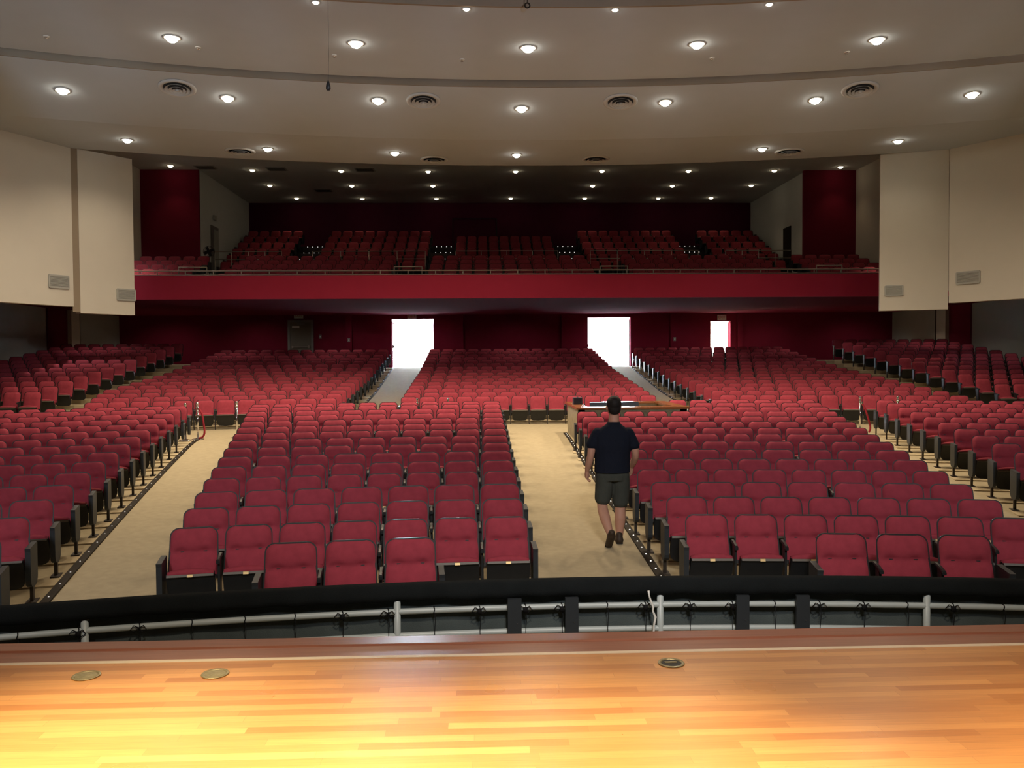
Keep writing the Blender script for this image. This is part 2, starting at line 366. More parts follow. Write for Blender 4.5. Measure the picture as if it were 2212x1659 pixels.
door_leaf('door_6', (10.84, YW+.36, DB), .94, 2.08, PI/2+.18, 'white')
# balcony
YB, ZS = 29.0, 4.63
mb = MB(); mb.box(XL, XR, YB, 44, ZS, 4.75, 'darkred'); struct('floor_balcony_slab', mb)
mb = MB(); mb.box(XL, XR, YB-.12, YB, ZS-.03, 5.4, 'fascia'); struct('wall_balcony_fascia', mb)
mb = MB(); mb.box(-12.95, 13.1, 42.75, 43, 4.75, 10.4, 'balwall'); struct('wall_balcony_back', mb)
mb = MB(); mb.box(-12.95, -12.7, 35.4, 43, 4.75, 10.4, 'balgrey'); struct('wall_balcony_left', mb)
mb = MB(); mb.box(12.7, 12.95, 35.4, 43, 4.75, 10.4, 'balgrey'); struct('wall_balcony_right', mb)
mb = MB(); mb.box(-15.2, -12.72, 35.3, 35.5, 4.75, 10.4, 'darkred'); struct('wall_balcony_red_left', mb)
mb = MB(); mb.box(12.58, 15.0, 35.3, 35.5, 4.75, 10.4, 'darkred'); struct('wall_balcony_red_right', mb)
mb = MB(); mb.box(-15.4, -15.1, 26.3, 35.4, 4.75, 10.4, 'cream'); struct('wall_balcony_wing_left', mb)
mb = MB(); mb.box(14.8, 15.1, 25.6, 35.4, 4.75, 10.4, 'cream'); struct('wall_balcony_wing_right', mb)
mb = MB()
BL = [(30.2+.9*i, 4.75+.265*i) for i in range(5)]; BU = [(36.9+.9*i, 5.95+.40*i) for i in range(6)]
for i, (y, z) in enumerate(BL): mb.box(-15.0, 14.8, y-.62, y+.28 if i < 4 else 36.2, 4.75, z+.001, 'balfloor')
for i, (y, z) in enumerate(BU): mb.box(-12.7, 12.7, y-.7, y+.2 if i < 5 else 42.75, 4.75, z, 'balfloor')
struct('floor_balcony_tiers', mb)
mb = MB(); mb.box(-2.45, -.35, 40.6, 42.75, 7.9, 9.25, 'balwall'); mb.box(-2.47, -2.43, 40.56, 40.6, 7.9, 9.25, 'shell'); mb.box(-.37, -.33, 40.56, 40.6, 7.9, 9.25, 'shell'); mb.box(-2.47, -.33, 40.56, 40.6, 9.22, 9.26, 'shell')
struct('wall_projection_booth', mb)

# raised side terraces
LO = [(23.9+.9*j, .99+.124*j) for j in range(-1, 12)]
for nm, xa, xb in (('left', XL, -12.75), ('right', 13.0, XR)):
    mb = MB()
    for i, (y, z) in enumerate(LO): mb.box(xa, xb, y-.65, y+.25 if i < 12 else YW, 0, z, 'conc')
    struct('floor_terrace_'+nm, mb)

# ------------------------------------------------------------------ seats
W0 = .53
def hw(z, wb, wt, z0, zt, r):
    w = wb+(wt-wb)*(z-z0)/(zt-z0)
    if z > zt-r: w = w-r+math.sqrt(max(0, r*r-(z-zt+r)**2))
    return w
def zlist(z0, zt, r, nv, na):
    l = [z0+(zt-r-z0)*i/nv for i in range(nv)]
    return l+[zt-r+r*math.sin(PI/2*i/na) for i in range(na+1)]
def lean(z): return -.27*(.85-z)
def backrest(mb, nu=19, nv=18, na=5, mat='red'):
    zl = zlist(.40, .845, .075, nv, na); g = []
    for z in zl:
        w = hw(z, .238, .222, .40, .845, .075)
        row = []
        for i in range(nu):
            u = -1+2*i/(nu-1); u = math.copysign(abs(u)**.8, u)
            x = u*w
            if z > .62: pr = .014+.040*max(0, math.sin(PI*min(1, (z-.62)/.235)))**.6
            else: pr = .014+.024*max(0, math.sin(PI*(.62-z)/.23))**.6
            pr -= .021*math.exp(-((abs(x)-.11)**2/(2*.036**2)+(z-.632)**2/(2*.026**2)))
            e = 1-abs(u)**7
            row.append((x, lean(z)-.004-pr*e, z))
        g.append(row)
    v = [p for r_ in g for p in r_]; nr = len(g)
    f = [(j*nu+i, j*nu+i+1, (j+1)*nu+i+1, (j+1)*nu+i) for j in range(nr-1) for i in range(nu-1)]
    return mb.add(v, f, mat)
def backshell(mb, nv=5, na=5, mat='shell'):
    zl = zlist(.36, .855, .081, nv, na); front = []; back = []
    L = [(-hw(z, .2445, .2285, .36, .855, .081), z) for z in zl]+[(hw(z, .2445, .2285, .36, .855, .081), z) for z in zl[::-1]]
    fr = [(x, lean(z)-.010, z) for x, z in L]; bk = [(x*.95, lean(z)+.032, z-.006) for x, z in L]
    n_ = len(L)
    mb.add(fr+bk, [tuple(range(n_)), tuple(range(n_, 2*n_))[::-1]]+[(i, n_+i, n_+(i+1) % n_, (i+1) % n_) for i in range(n_)], mat)
    return mb
def pan_pts(n=10):
    pts = [(-.222, .45), (.222, .45)]
    for i in range(n+1):
        a = PI*i/n
        pts.append((.222*math.copysign(abs(math.cos(a))**.45, math.cos(a)), .27-.14*math.sin(a)**.7))
    return pts
def py(z): return -.335+.42*(.45-z)       # tilted-up seat: its front edge leans towards the stage
def seatpan(mb, n=10, mat='black'):
    P_ = pan_pts(n); k = len(P_)
    v = [(x, py(z), z) for x, z in P_]+[(x, py(z)+.05, z+.01) for x, z in P_]
    return mb.add(v, [tuple(range(k)), tuple(range(k, 2*k))[::-1]]+[(i, k+i, k+(i+1) % k, (i+1) % k) for i in range(k)], mat)
def edgetrim(mb, mat='trim'):
    return mb.obox((0, -.336, .447), (.216, 0, 0), (0, .012, -.003), (0, .004, .011), mat)
def plate(mb): return mb.obox((0, -.349, .448), (.026, 0, 0), (0, .004, .002), (0, .003, .011), 'brass')
def cushion(mb, nu=11, mat='red'):
    rings = []
    for i in range(nu):
        u = -1+2*i/(nu-1); x = .215*u; h = .028*(1-abs(u)**2.5)
        rings.append([(x, -.325, .452), (x, -.318, .466+h*.7), (x, -.285, .478+h), (x, -.235, .462+h*.5), (x, -.20, .40), (x, -.185, .30), (x, -.22, .30)])
    return mb.loft(rings, mat)
def armrest(mb, side=-1):
    x = side*W0/2
    mb.loft([[(x-.016, y, z-.014), (x+.016, y, z-.014), (x+.019, y, z+.004), (x+.012, y, z+.014), (x-.012, y, z+.014), (x-.019, y, z+.004)] for y, z in ((-.315, .555), (-.30, .568), (-.22, .585), (-.10, .595))], 'black')
    return mb
def standard(mb, side=-1, foot=True):
    x = side*W0/2
    mb.box(x-.012, x+.012, -.27, -.16, .24, .58, 'black'); mb.box(x-.014, x+.014, -.235, -.195, .012, .26, 'leg')
    if foot: mb.box(x-.035, x+.035, -.29, -.13, 0, .014, 'leg')
    return mb
def endpanel(mb, side=1):
    x = side*(W0/2+.012); pr = []
    for i in range(9):
        a = PI+PI*i/8; pr.append((-.225+.145*math.cos(a), .25+.09*math.sin(a)))
    pr += [(-.075, .585), (-.10, .605), (-.38, .585), (-.372, .55)]
    k = len(pr); xa, xb = x-.026, x+.026
    mb.add([(xa, y, z) for y, z in pr]+[(xb, y, z) for y, z in pr], [tuple(range(k)), tuple(range(k, 2*k))[::-1]]+[(i, (i+1) % k, k+(i+1) % k, k+i) for i in range(k)], 'panel')
    return mb
def endleg(mb, side=1):
    x = side*(W0/2+.012)
    mb.box(x-.016, x+.016, -.25, -.19, .012, .19, 'leg'); mb.box(x-.05, x+.05, -.31, -.12, 0, .014, 'leg'); return mb
SM = {}
def sm(key, fn, smooth=False):
    if key not in SM: SM[key] = fn(MB()).mesh(key, smooth)
    return SM[key]
sm('backrest', backrest, True); sm('back_shell', backshell); sm('seat_pan', seatpan); sm('edge_trim', edgetrim); sm('number_plate', plate); sm('seat_cushion', cushion, True)
sm('armrest', armrest); sm('leg', standard); sm('end_panel_r', lambda m: endpanel(m, 1)); sm('end_panel_l', lambda m: endpanel(m, -1))
sm('end_leg_r', lambda m: endleg(m, 1)); sm('end_leg_l', lambda m: endleg(m, -1))

# plan of every seat: (R, angle, width, floor z, first/last flags, block, row, index, count)
PLAN = []
def row_between(block, row, R, a0, a1, N, z, skip=0, drop=0):
    for i in range(N):
        if i < skip or i >= N-drop: continue
        a = a0+(a1-a0)*(i+.5)/N
        PLAN.append(dict(R=R, a=a, w=R*(a1-a0)/N, z=z, first=(i == skip), last=(i == N-1-drop), block=block, row=row, i=i, N=N, skip=skip))
LCN = [7, 7, 7, 8, 8, 8, 9, 9, 10, 10, 10, 11, 11, 12, 12]
RCN = [7, 7, 7, 8, 8, 8, 9, 9, 10, 10, 10, 11, 11, 12, 12]
rad = math.radians
for k in range(15):
    R = R1+PT*k
    row_between('LC', k, R, rad(-11.08-.016*k), a_of_x(R, -.63), LCN[k], zk(k))
    row_between('RC', k, R, a_of_x(R, .975), rad(12.66-.008*k), RCN[k], zk(k), skip={12: 5, 13: 6, 14: 5}.get(k, 0))
    aL = rad(-14.88+.088*k); n_ = 3 if k < 2 else 4+k//2
    row_between('LS', k, R, aL-n_*.528/R, aL, n_, zk(k))
    aR = rad(16.2-.098*k); n_ = 1 if k < 2 else 3+k//3
    row_between('RS', k, R, aR, aR+n_*.50/R, n_, zk(k))
for blk, al in (('LC', (-7.69, -6.18, -4.63)), ('RC', (6.80, 8.36, 9.91))):
    for i, a in enumerate(al):
        PLAN.append(dict(R=20.72, a=rad(a), w=.545, z=-.03, first=i == 0, last=i == 2, block=blk, row=-1, i=i, N=3, skip=0))
for r in range(16):
    R = RR0+PT*r; z = zr(r)
    xl = -11.82 if r == 0 else -12.05 if r == 1 else -12.3 if r == 2 else -12.5
    row_between('RL', r, R, a_of_x(R, xl), a_of_x(R, -5.28), 12+(r % 2), z)
    row_between('RM', r, R, a_of_x(R, -3.53), a_of_x(R, 4.02), 14-(r % 2), z)
    row_between('RR', r, R, a_of_x(R, 5.77), a_of_x(R, 12.3), 12+(r % 2), z)
def proj(x, y, z):
    d = Vector((x, y, z))-Vector((CX, 0, CZ)); q = d.dot(fw)
    return 1106+F*d.dot(rt)/q, 829.5-F*d.dot(up)/q, q
for s in PLAN:
    x, y = pol(s['R'], s['a']); s['x'], s['y'] = x, y
    px, py_, q = proj(x, y-.1, s['z']+.65); s['px'], s['py'], s['q'] = px, py_, q
    vis = -40 < px < 2250 and py_ < 1300
    s['size'] = (F/q) if vis else 0
    s['ok'] = -160 < px < 2380
cand = sorted([s for s in PLAN if s['size'] > 0 and s['block'] in ('LC', 'RC', 'LS', 'RS')], key=lambda s: -s['size'])
for s in cand[:300]: s['one'] = True
BN = {'LC': 'left centre block', 'RC': 'right centre block', 'LS': 'far left block', 'RS': 'far right block'}
AI = {'LC': 'left aisle', 'RC': 'centre aisle', 'LS': 'left aisle', 'RS': 'right aisle'}
KIT = {}
def seat_kit(near, ends):
    key = (near, ends)
    if key in KIT: return KIT[key]
    r_ = bpy.data.objects.new('theatre_seat', None); C.objects.link(r_); r_.empty_display_size = .1
    def ob(nm, mesh, par): o_ = bpy.data.objects.new(nm, mesh); C.objects.link(o_); o_.parent = par; return o_
    b_ = ob('backrest', SM['backrest'], r_); ob('back_shell', SM['back_shell'], b_)
    ob('seat_cushion', SM['seat_cushion'], r_)
    p_ = ob('seat_pan', SM['seat_pan'], r_); ob('edge_trim', SM['edge_trim'], p_)
    if near: ob('number_plate', SM['number_plate'], p_)
    if 'l' in ends: ob('end_panel', SM['end_panel_l'], r_); ob('leg', SM['end_leg_l'], r_)
    else: ob('armrest', SM['armrest'], r_); ob('leg', SM['leg'], r_)
    if 'r' in ends: ob('end_panel', SM['end_panel_r'], r_); ob('leg', SM['end_leg_r'], r_)
    kids = [(o_, list(o_.children)) for o_ in r_.children]
    KIT[key] = [r_, kids, False]; return KIT[key]
def place_seat(s):
    near = s['row'] <= 3
    ends = ('l' if s['first'] else '')+('r' if s['last'] else '')
    K = seat_kit(near, ends)
    if not K[2]: r_ = K[0]; K[2] = True
    else:
        r_ = K[0].copy(); C.objects.link(r_)
        for ch, gk in K[1]:
            c_ = ch.copy(); C.objects.link(c_); c_.parent = r_
            for g in gk: d_ = g.copy(); C.objects.link(d_); d_.parent = c_
    r_.location = (s['x'], s['y'], s['z']); r_.rotation_euler = (0, 0, -s['a']); r_.scale = (s['w']/W0, 1, 1)
    B = s['block']
    if s['row'] < 0:
        side = 'left' if B == 'LC' else 'right'; pos = ('leftmost', 'middle', 'rightmost')[s['i']]
        lb = 'red seat showing only its back, %s of three in the lone front %s trio' % (pos, side)
    else:
        k_ = s['i'] if B in ('RC', 'RS') else (s['i'] if B == 'LC' else s['N']-1-s['i'])
        if s['skip']: lb = 'red folding theatre seat, %s from the sound booth, %s row of the %s' % (ORD[s['i']-s['skip']+1], ORD[s['row']+1], BN[B])
        else: lb = 'red folding theatre seat, %s from the %s, %s row of the %s' % (ORD[k_+1], AI[B], ORD[s['row']+1], BN[B])
    tag(r_, lb, 'theatre seat', 'individual seats of the '+BN[B])
for s in PLAN:
    if s.get('one'): place_seat(s)
# every other seat of the hall in one mass
def mass(name, items, label):
    base = MB(); backrest(base, 7, 4, 3); backshell(base, 2, 3); cushion(base, 5); seatpan(base, 6); edgetrim(base); armrest(base, -1); standard(base, -1, False)
    endL = MB(); endpanel(endL, -1); endpanel(endL, 1)
    big = MB()
    for x, y, z, rz, w, e in items:
        c_, s_ = math.cos(rz), math.sin(rz); k_ = w/W0
        for src in ([base, endL] if e else [base]):
            o_ = len(big.v); idx = [big.mi(m) for m in src.mats]
            big.v += [(x+c_*vx*k_-s_*vy, y+s_*vx*k_+c_*vy, z+vz) for vx, vy, vz in src.v]
            big.f += [tuple(i+o_ for i in f) for f in src.f]; big.m += [idx[m] for m in src.m]
    o_ = big.build(name); smooth_flags = [mats_ok for mats_ok in big.m]
    ri = big.mats.index('red'); o_.data.polygons.foreach_set('use_smooth', [m == ri for m in big.m])
    return tag(o_, label, 'theatre seats', 'rear stalls and side terrace seats', 'stuff')
rest = [(s['x'], s['y'], s['z'], -s['a'], s['w'], s['first'] or s['last']) for s in PLAN if not s.get('one') and s['ok']]
for sx, xe in ((-1, -12.9), (1, 13.15)):
    for j, (y, z) in enumerate(LO):
        nn = 9
        for i in range(nn):
            x = xe+sx*(.27+.54*i)
            if abs(x) > 17.75: continue
            rest.append((x, y, z, 0, .54, False))
mass('stalls_seating', rest, 'rows of red folding seats filling the stalls behind the cross aisle and side terraces')
bal = []
def brow(y, z, xa, xb):
    n_ = max(1, round((xb-xa)/.54))
    for i in range(n_): bal.append((xa+(xb-xa)*(i+.5)/n_, y, z, 0, (xb-xa)/n_, i in (0, n_-1)))
for i, (y, z) in enumerate(BL):
    for xa, xb in ((-14.6, -11.8), (-10.5, -4.45), (-3.1, 3.1), (4.45, 10.1), (11.4, 14.3)): brow(y, z, xa, xb)
for i, (y, z) in enumerate(BU):
    for xa, xb in ((-12.4, -9.7), (-8.4, -3.5), (-2.3, 2.3), (3.6, 8.3), (9.5, 12.4)):
        if i == 5 and xa == -2.3: continue
        brow(y, z, xa, xb)
o = mass('balcony_seating', bal, 'shadowy rows of dark red seats rising across the balcony behind the steel rail')
o['group'] = 'balcony seats'

# seat terraces under the rows
def terrace(name, block, rows, xa_f, zfun, R0):
    mb = MB()
    for k in rows:
        R = R0+PT*k; ss = [s for s in PLAN if s['block'] == block and s['row'] == k]
        if not ss: continue
        a0 = min(s['a']-s['w']/2/R for s in ss)-.1/R; a1 = max(s['a']+s['w']/2/R for s in ss)+.1/R
        sector(mb, R-.66, R+.25, a0, a1, zfun(k)-.35, zfun(k), 'conc', 10)
    struct(name, mb)
for i, b_ in enumerate(('LC', 'RC', 'LS', 'RS')): terrace('floor_step_%d' % (i+1), b_, range(15), None, zk, R1)
for i, b_ in enumerate(('RL', 'RM', 'RR')): terrace('floor_step_%d' % (i+5), b_, range(16), None, zr, RR0)

# aisle edge strips with their little lights
def aisle_strip(label, pts, dots, led='led'):
    t = thing('aisle_light_strip', label, 'aisle light strip', (0, 0, 0), 0, 'lit strips along the aisles')
    mb = MB(); L = []
    for (x, y) in pts: L.append(Vector((x, y, zf(Rxy(x, y)))))
    rings = []
    for i, p in enumerate(L):
        d = (L[min(i+1, len(L)-1)]-L[max(i-1, 0)]); n_ = Vector((d.y, -d.x, 0)).normalized()*.045
        rings.append([p-n_+Vector((0, 0, -.02)), p+n_+Vector((0, 0, -.02)), p+n_+Vector((0, 0, .022)), p-n_+Vector((0, 0, .022))])
    mb.loft(rings, 'strip'); mb.build('channel', t)
    for x, y in dots:
        b = MB(); b.lathe([(.010, 0), (.009, .005), (.005, .008), (.001, .009)], led, 8); b.build('led_lens', t, True, (x, y, zf(Rxy(x, y))+.022))
    return t
def along(f, Ra, Rb, n): return [f(Ra+(Rb-Ra)*i/(n-1)) for i in range(n)]
lsf = lambda R: pol(R, rad(-14.9+.096*(R-R1))+.17/R)
aisle_strip('dark strip of dim floor lights edging the left aisle beside the far left seats', along(lsf, 20.6, 34.4, 30), along(lsf, 20.9, 34.0, 30), 'led3')
rcf = lambda R: (.86+.012*(R-R1), YC+math.sqrt(R*R-(.86-XC)**2))
aisle_strip('dark strip with bright floor lights edging the centre aisle by the walking person', along(rcf, 20.6, 34.3, 30), along(rcf, 20.8, 34.0, 44), 'led')
rlf = lambda R: (-5.12, YC+math.sqrt(R*R-(5.12+XC)**2)); rrf = lambda R: (5.62, YC+math.sqrt(R*R-(5.62-XC)**2))
aisle_strip('lit floor strip climbing to the left bright doorway', along(rlf, 37.0, 51.4, 20), along(rlf, 37.1, 51, 16), 'led')
aisle_strip('lit floor strip climbing to the right bright doorway', along(rrf, 37.0, 51.4, 20), along(rrf, 37.1, 51, 16), 'led')

# ------------------------------------------------------------------ pit rail with its black drape
RP = 19.11
def ax(xim, Y=6.42): return math.asin(((xim-1040)/1814*Y+CX-XC)/RP)
rail = thing('pit_rail', 'grey painted pipe railing around the orchestra pit', 'railing', (0, 6.4, 0))
def rtube(R, z, r, a0, a1, mat, n=60): return MB().tube([(*[c-d for c, d in zip(pol(R, a0+(a1-a0)*i/n), (0, 6.4))], z) for i in range(n+1)], r, mat, 10)
for z in (.60, .415): rtube(RP, z, .023, -.40, .40, 'pipe').build('pipe', rail, True)
for xi in (-385, 235, 855, 1430, 2005, 2600):
    x, y = pol(RP, ax(xi)); mb = MB(); mb.tube([(0, 0, 0), (0, 0, .70)], .026, 'pipe', 12); mb.lathe([(.05, 0), (.05, .01), (.028, .012)], 'pipe', 12)
    mb.build('post', rail, True, (x, y-6.4, 0))
mb = MB(); rings = []
for i in range(181):
    a = -.40+.8*i/180; w = .008*math.sin(i*1.7)+.006*math.sin(i*.53+1)
    prof = [(19.235+w, 0), (19.225+w*.6, .3), (19.215, .62), (19.205, .785), (19.16, .812), (19.11, .806), (19.085, .785), (19.08+w*.3, .73), (19.077+w*.4, .688+w*.5), (19.087+w*.4, .688+w*.5), (19.10, .765), (19.15, .79), (19.19, .77), (19.202, .6), (19.215+w, 0)]
    rings.append([(*pol(R, a), z) for R, z in prof])
mb.loft(rings, 'cloth'); mb.build('pit_drape', None, True); tag(bpy.data.objects['pit_drape'], 'black cloth draped over the orchestra pit rail', 'drape')
mb = MB(); mb.loft([[(*pol(19.165+.006*math.sin(i*1.3)+.004*math.sin(i*.37), -.395+.79*i/160), z) for z in (.0, .3, .68)] for i in range(161)], 'cloth2', False, False)
mb.build('skirt', bpy.data.objects['pit_drape'], True)
TIES = [(6, 0), (117, 0), (225, 2), (337, 1), (437, 0), (541, 0), (642, 0), (740, 2), (836, 1), (934, 0), (1032, 2), (1132, 2), (1212, 2), (1312, 0), (1396, 2), (1494, 2), (1587, 2), (1680, 0), (1777, 1), (1871, 2), (1963, 0), (2057, 2), (2160, 0)]
for q, (xi, kind) in enumerate(TIES):
    a = ax(xi); x, y = pol(RP, a); ca, sa = math.cos(a), math.sin(a)
    tx = Vector((ca, -sa, 0)); ny = Vector((sa, ca, 0)); mb = MB()
    def L3(u, v, z): return tx*u+ny*v+Vector((0, 0, z))
    mb.tube([L3(.004*math.sin(t*3), -.0285*math.cos(t), .0285*math.sin(t)) for t in [2*PI*i/16 for i in range(17)]], .0038, 'cord', 6)
    mb.tube([L3(.004, -.027, -.012), L3(.008, -.03, -.08), L3(.002, -.028, -.17), L3(.006, -.029, -.34)], .0028, 'cord', 5)
    if kind: mb.tube([L3(0, -.031, 0), L3(-.035, -.036, .02), L3(-.06, -.036, -.01), L3(-.035, -.036, -.025), L3(0, -.031, 0), L3(.03, -.036, .018), L3(.05, -.036, -.012), L3(.02, -.036, -.03), L3(.0, -.03, 0)], .004, 'cord', 6)
    if kind == 2: mb.obox(L3(.0, -.034, -.012), tx*.016, ny*.008, (0, 0, .020), 'cord')
    o = mb.build('cord_tie', None, True, (x, y, .60))
    nxt = 'between the posts' if min(abs(xi-p_) for p_ in (235, 855, 1430, 2005)) > 45 else 'beside a grey post'
    tag(o, 'black cord tied on the pit rail %s, %s from the left' % (nxt, (ORD+['seventeenth', 'eighteenth', 'nineteenth', 'twentieth', 'twenty-first', 'twenty-second', 'twenty-third'])[q+1]), 'cord tie', 'cord ties along the pit rail')
for q, (xa, xb) in enumerate(((1093, 1123), (1220, 1249), (1600, 1628), (1731, 1760))):
    a = ax((xa+xb)/2, 6.33); x, y = pol(RP-.075, a); w = (xb-xa)/1814*6.33
    mb = MB(); mb.loft([[(-w/2, -.016, z), (w/2, -.016, z), (w/2, .016, z), (-w/2, .016, z)] for z in (0, .3, .69)], 'panel')
    mb.lathe([(.004, 0), (.004, .004)], 'steel', 6, (w*.18, -.018, .5))
    o = mb.build('upright_board', None, False, (x, y, 0)); o.rotation_euler = (0, 0, -a)
    tag(o, '%s dark grey board standing against the pit rail, counted from the left' % ORD[q+1], 'board', 'boards against the pit rail')
mb = MB(); pts = []
for xi, z in ((1403, .735), (1404, .70), (1408, .655), (1413, .61), (1412, .58), (1418, .53), (1415, .47), (1414, .41), (1416, .34)):
    x, y = pol(19.02, ax(xi, 6.36)); pts.append((x, y, z))
mb.tube(pts, [.009, .007, .008, .011, .007, .011, .008, .009, .008], 'white', 7)
tag(mb.build('hanging_strip', None, True), 'twisted white strip hanging over the black pit drape', 'strip')

# brass floor pockets in the stage
for x, y, op, lb in ((-3.07, 4.10, 0, 'leftmost round brass floor pocket in the stage boards'), (-2.45, 4.09, 0, 'middle brass floor pocket in the stage, second from the left'), (-.21, 4.11, 1, 'open brass floor pocket in the stage at right of centre')):
    t = thing('floor_pocket', lb, 'floor pocket', (x, y, 1.0), 0, 'brass stage floor pockets')
    mb = MB(); mb.lathe([(.050, .001), (.062, .001), (.066, .003), (.064, .006), (.052, .006), (.050, .002)], 'oldbrass', 28, cap=False); mb.build('rim', t, True)
    mb = MB()
    if op: mb.lathe([(.05, .0015), (.03, .0012), (.001, .0012)], 'slot', 24, cap=False); mb.obox((0, .012, .003), (.03, 0, 0), (0, .008, 0), (0, 0, .0015), 'oldbrass'); mb.build('recess', t)
    else: mb.lathe([(.05, .004), (.03, .006), (.001, .007)], 'oldbrass', 24, cap=False); mb.build('lid', t, True)

# ------------------------------------------------------------------ sound booth in the seats
zb = .46
mb = MB()
X0, X1, Y0, Y1 = 1.10, 3.60, 19.28, 21.85
for (a, b, c_, d_) in ((X0, X1, Y0, Y0+.14), (X0, X0+.14, Y0, Y1), (X1-.14, X1, Y0, Y1), (X0+.9, X1, Y1-.14, Y1)): mb.box(a, b, c_, d_, .30, 1.34, 'stone')
bt = thing('sound_booth', 'tan stone sound booth with wooden cap among the right centre seats', 'sound booth', (X0, Y0, zb))
o = mb.build('booth_wall', bt, False, (-X0, -Y0, -zb))
mb = MB()
for (a, b, c_, d_) in ((X0-.06, X1+.06, Y0-.06, Y0+.26), (X0-.06, X0+.24, Y0+.26, Y1+.04), (X1-.24, X1+.06, Y0+.26, Y1+.04), (X0+.9, X1-.24, Y1-.2, Y1+.04)): mb.box(a, b, c_, d_, 1.34, 1.385, 'cap')
mb.build('counter_cap', bt, False, (-X0, -Y0, -zb))
mb = MB(); mb.box(X0+.25, X1-.25, Y0+.3, Y0+1.3, 1.0, 1.04, 'cap'); mb.build('desk', bt, False, (-X0, -Y0, -zb))
t = thing('mixing_console', 'dark mixing console on the desk inside the sound booth', 'mixing console', (2.1, 20.05, 1.04))
mb = MB(); mb.loft([[(x, -.4, 0), (x, .42, 0), (x, .42, .20), (x, .30, .22), (x, -.4, .07)] for x in (-.62, .62)], 'console'); mb.build('chassis', t)
mb = MB(); mb.obox((0, .36, .30), (.60, 0, 0), (0, .03, .0), (0, .02, .10), 'screen'); mb.build('meter_bridge', t)
mb = MB()
for i in range(24): mb.obox((-.55+i*.048, -.2, .118), (.006, 0, 0), (0, .012, .003), (0, -.001, .004), 'vent')
mb.build('fader', t)
mb = MB(); mb.box(-.11, .11, -.1, .1, 0, .17, 'black'); mb.box(-.09, .09, -.106, -.1, .02, .15, 'screen'); mb.lathe([(.02, .17), (.02, .19), (.001, .195)], 'chrome', 8)
tag(mb.build('monitor_box', None, False, (1.22, 20.6, 1.386)), 'small black box on the left counter of the sound booth', 'box')
mb = MB(); mb.lathe([(.0, 0), (.085, 0), (.09, .006), (.07, .012), (.0, .013)], 'white', 20)  # painted glare: a white disc in place of the reflection on the cap
tag(mb.build('glare_disc', None, True, (1.78, 19.42, 1.386)), 'white disc standing for glare on the front counter of the sound booth', 'glare disc')

# ------------------------------------------------------------------ ceiling lamps and diffusers
def ring_thing(kind, label, cat, loc, group, n=None):
    t = thing(kind, label, cat, loc, 0, group)
    if n is not None:
        t.rotation_mode = 'QUATERNION'; t.rotation_quaternion = Vector((0, 0, 1)).rotation_difference(n)
    return t
def downlight(loc, label, group, R=.12, mat='bulb', n=None, e=0, col=WARM, spot=2.5):
    t = ring_thing('ceiling_downlight', label, 'ceiling light', loc, group, n)
    mb = MB(); mb.lathe([(R*1.05, 0), (R*1.45, -.004), (R*1.45, -.014), (R*1.08, -.016), (R*1.02, -.004)], 'white', 20, cap=False); mb.build('trim_ring', t, True)
    mb = MB(); mb.lathe([(R*math.cos(a), -R*.85*math.sin(a)) for a in [PI/2*i/6 for i in range(6)]]+[(.001, -R*.85)], mat, 16); mb.build('bulb', t, True)
    if e: lamp('downlight_beam', 'SPOT', (loc[0], loc[1], loc[2]-R-.04), e, col, (loc[0], loc[1], 0), R*.8, spot, .9)
for x, y, sd in ((-14.2, 29.4, 'left'), (14.5, 29.4, 'right')):
    lamp('hidden_terrace_light', 'SPOT', (x, y, 10.3), 620, WARM, (x, y, 0), .1, 1.0, .6)
    lamp('hidden_terrace_light', 'SPOT', (x*1.04, 26.8, 9.6), 900 if x < 0 else 520, (1, .95, .86), (x*1.24, 31.5, 1.6), .1, 1.7, 1)  # second unseen spot, added to brighten the lower side wall
for yy, e, ya in ((31.5, 30, 31.8), (34.9, 34, 35.1), (37.6, 36, 38.6)):
    for i in range(9): lamp('soffit_lamp', 'SPOT', (-15.5+4*i, yy, 4.58), e, (1, .86, .76), (-15.5+4*i, ya, 2), .06, 2.3, .8)
def nB(x, y):
    R = Rxy(x, y); return Vector((.1625*(x-XC)/R, .1625*(y-YC)/R, 1)).normalized()
def zB(x, y): return 9.12-.1625*(Rxy(x, y)-33.0)
EA, EB, EC = 760, 430, 165
LA = [(-7.47, 17.79), (-3.73, 18.03), (-.08, 18.23), (3.51, 17.95), (7.26, 17.63)]
LB = [(-10.87, 20.2), (-7.26, 20.88), (-3.65, 21.17), (-.06, 21.63), (3.54, 21.19), (7.23, 20.83), (10.82, 20.16)]
LC_ = [(-10.8, 23.61), (-7.22, 24.55), (-3.63, 25.01), (-.04, 25.2), (7.1, 24.43), (10.68, 23.51)]
for i, (x, y) in enumerate(LA): downlight((x, y, 9.2), 'large ceiling downlight, %s from the left on the nearest ceiling panel' % ORD[i+1], 'downlights of the nearest ceiling panel', .125, 'bulb', None, EA)
for i, (x, y) in enumerate(LB): downlight((x, y, zB(x, y)), 'large ceiling downlight, %s from the left on the sloping middle panel' % ORD[i+1], 'downlights of the sloping middle panel', .12, 'bulb', nB(x, y), EB*(.35 if x > 10 else 1))
for i, (x, y) in enumerate(LC_): downlight((x, y, 8.6), 'ceiling downlight, %s from the left on the low panel before the balcony' % ORD[i+1], 'downlights of the low ceiling panel', .11, 'bulb', None, EC*(.25 if x > 10 else 1))
ED = [(-4.17, 15.99), (-1.37, 16.27), (1.48, 16.26), (4.39, 16.1), (7.25, 15.75)]
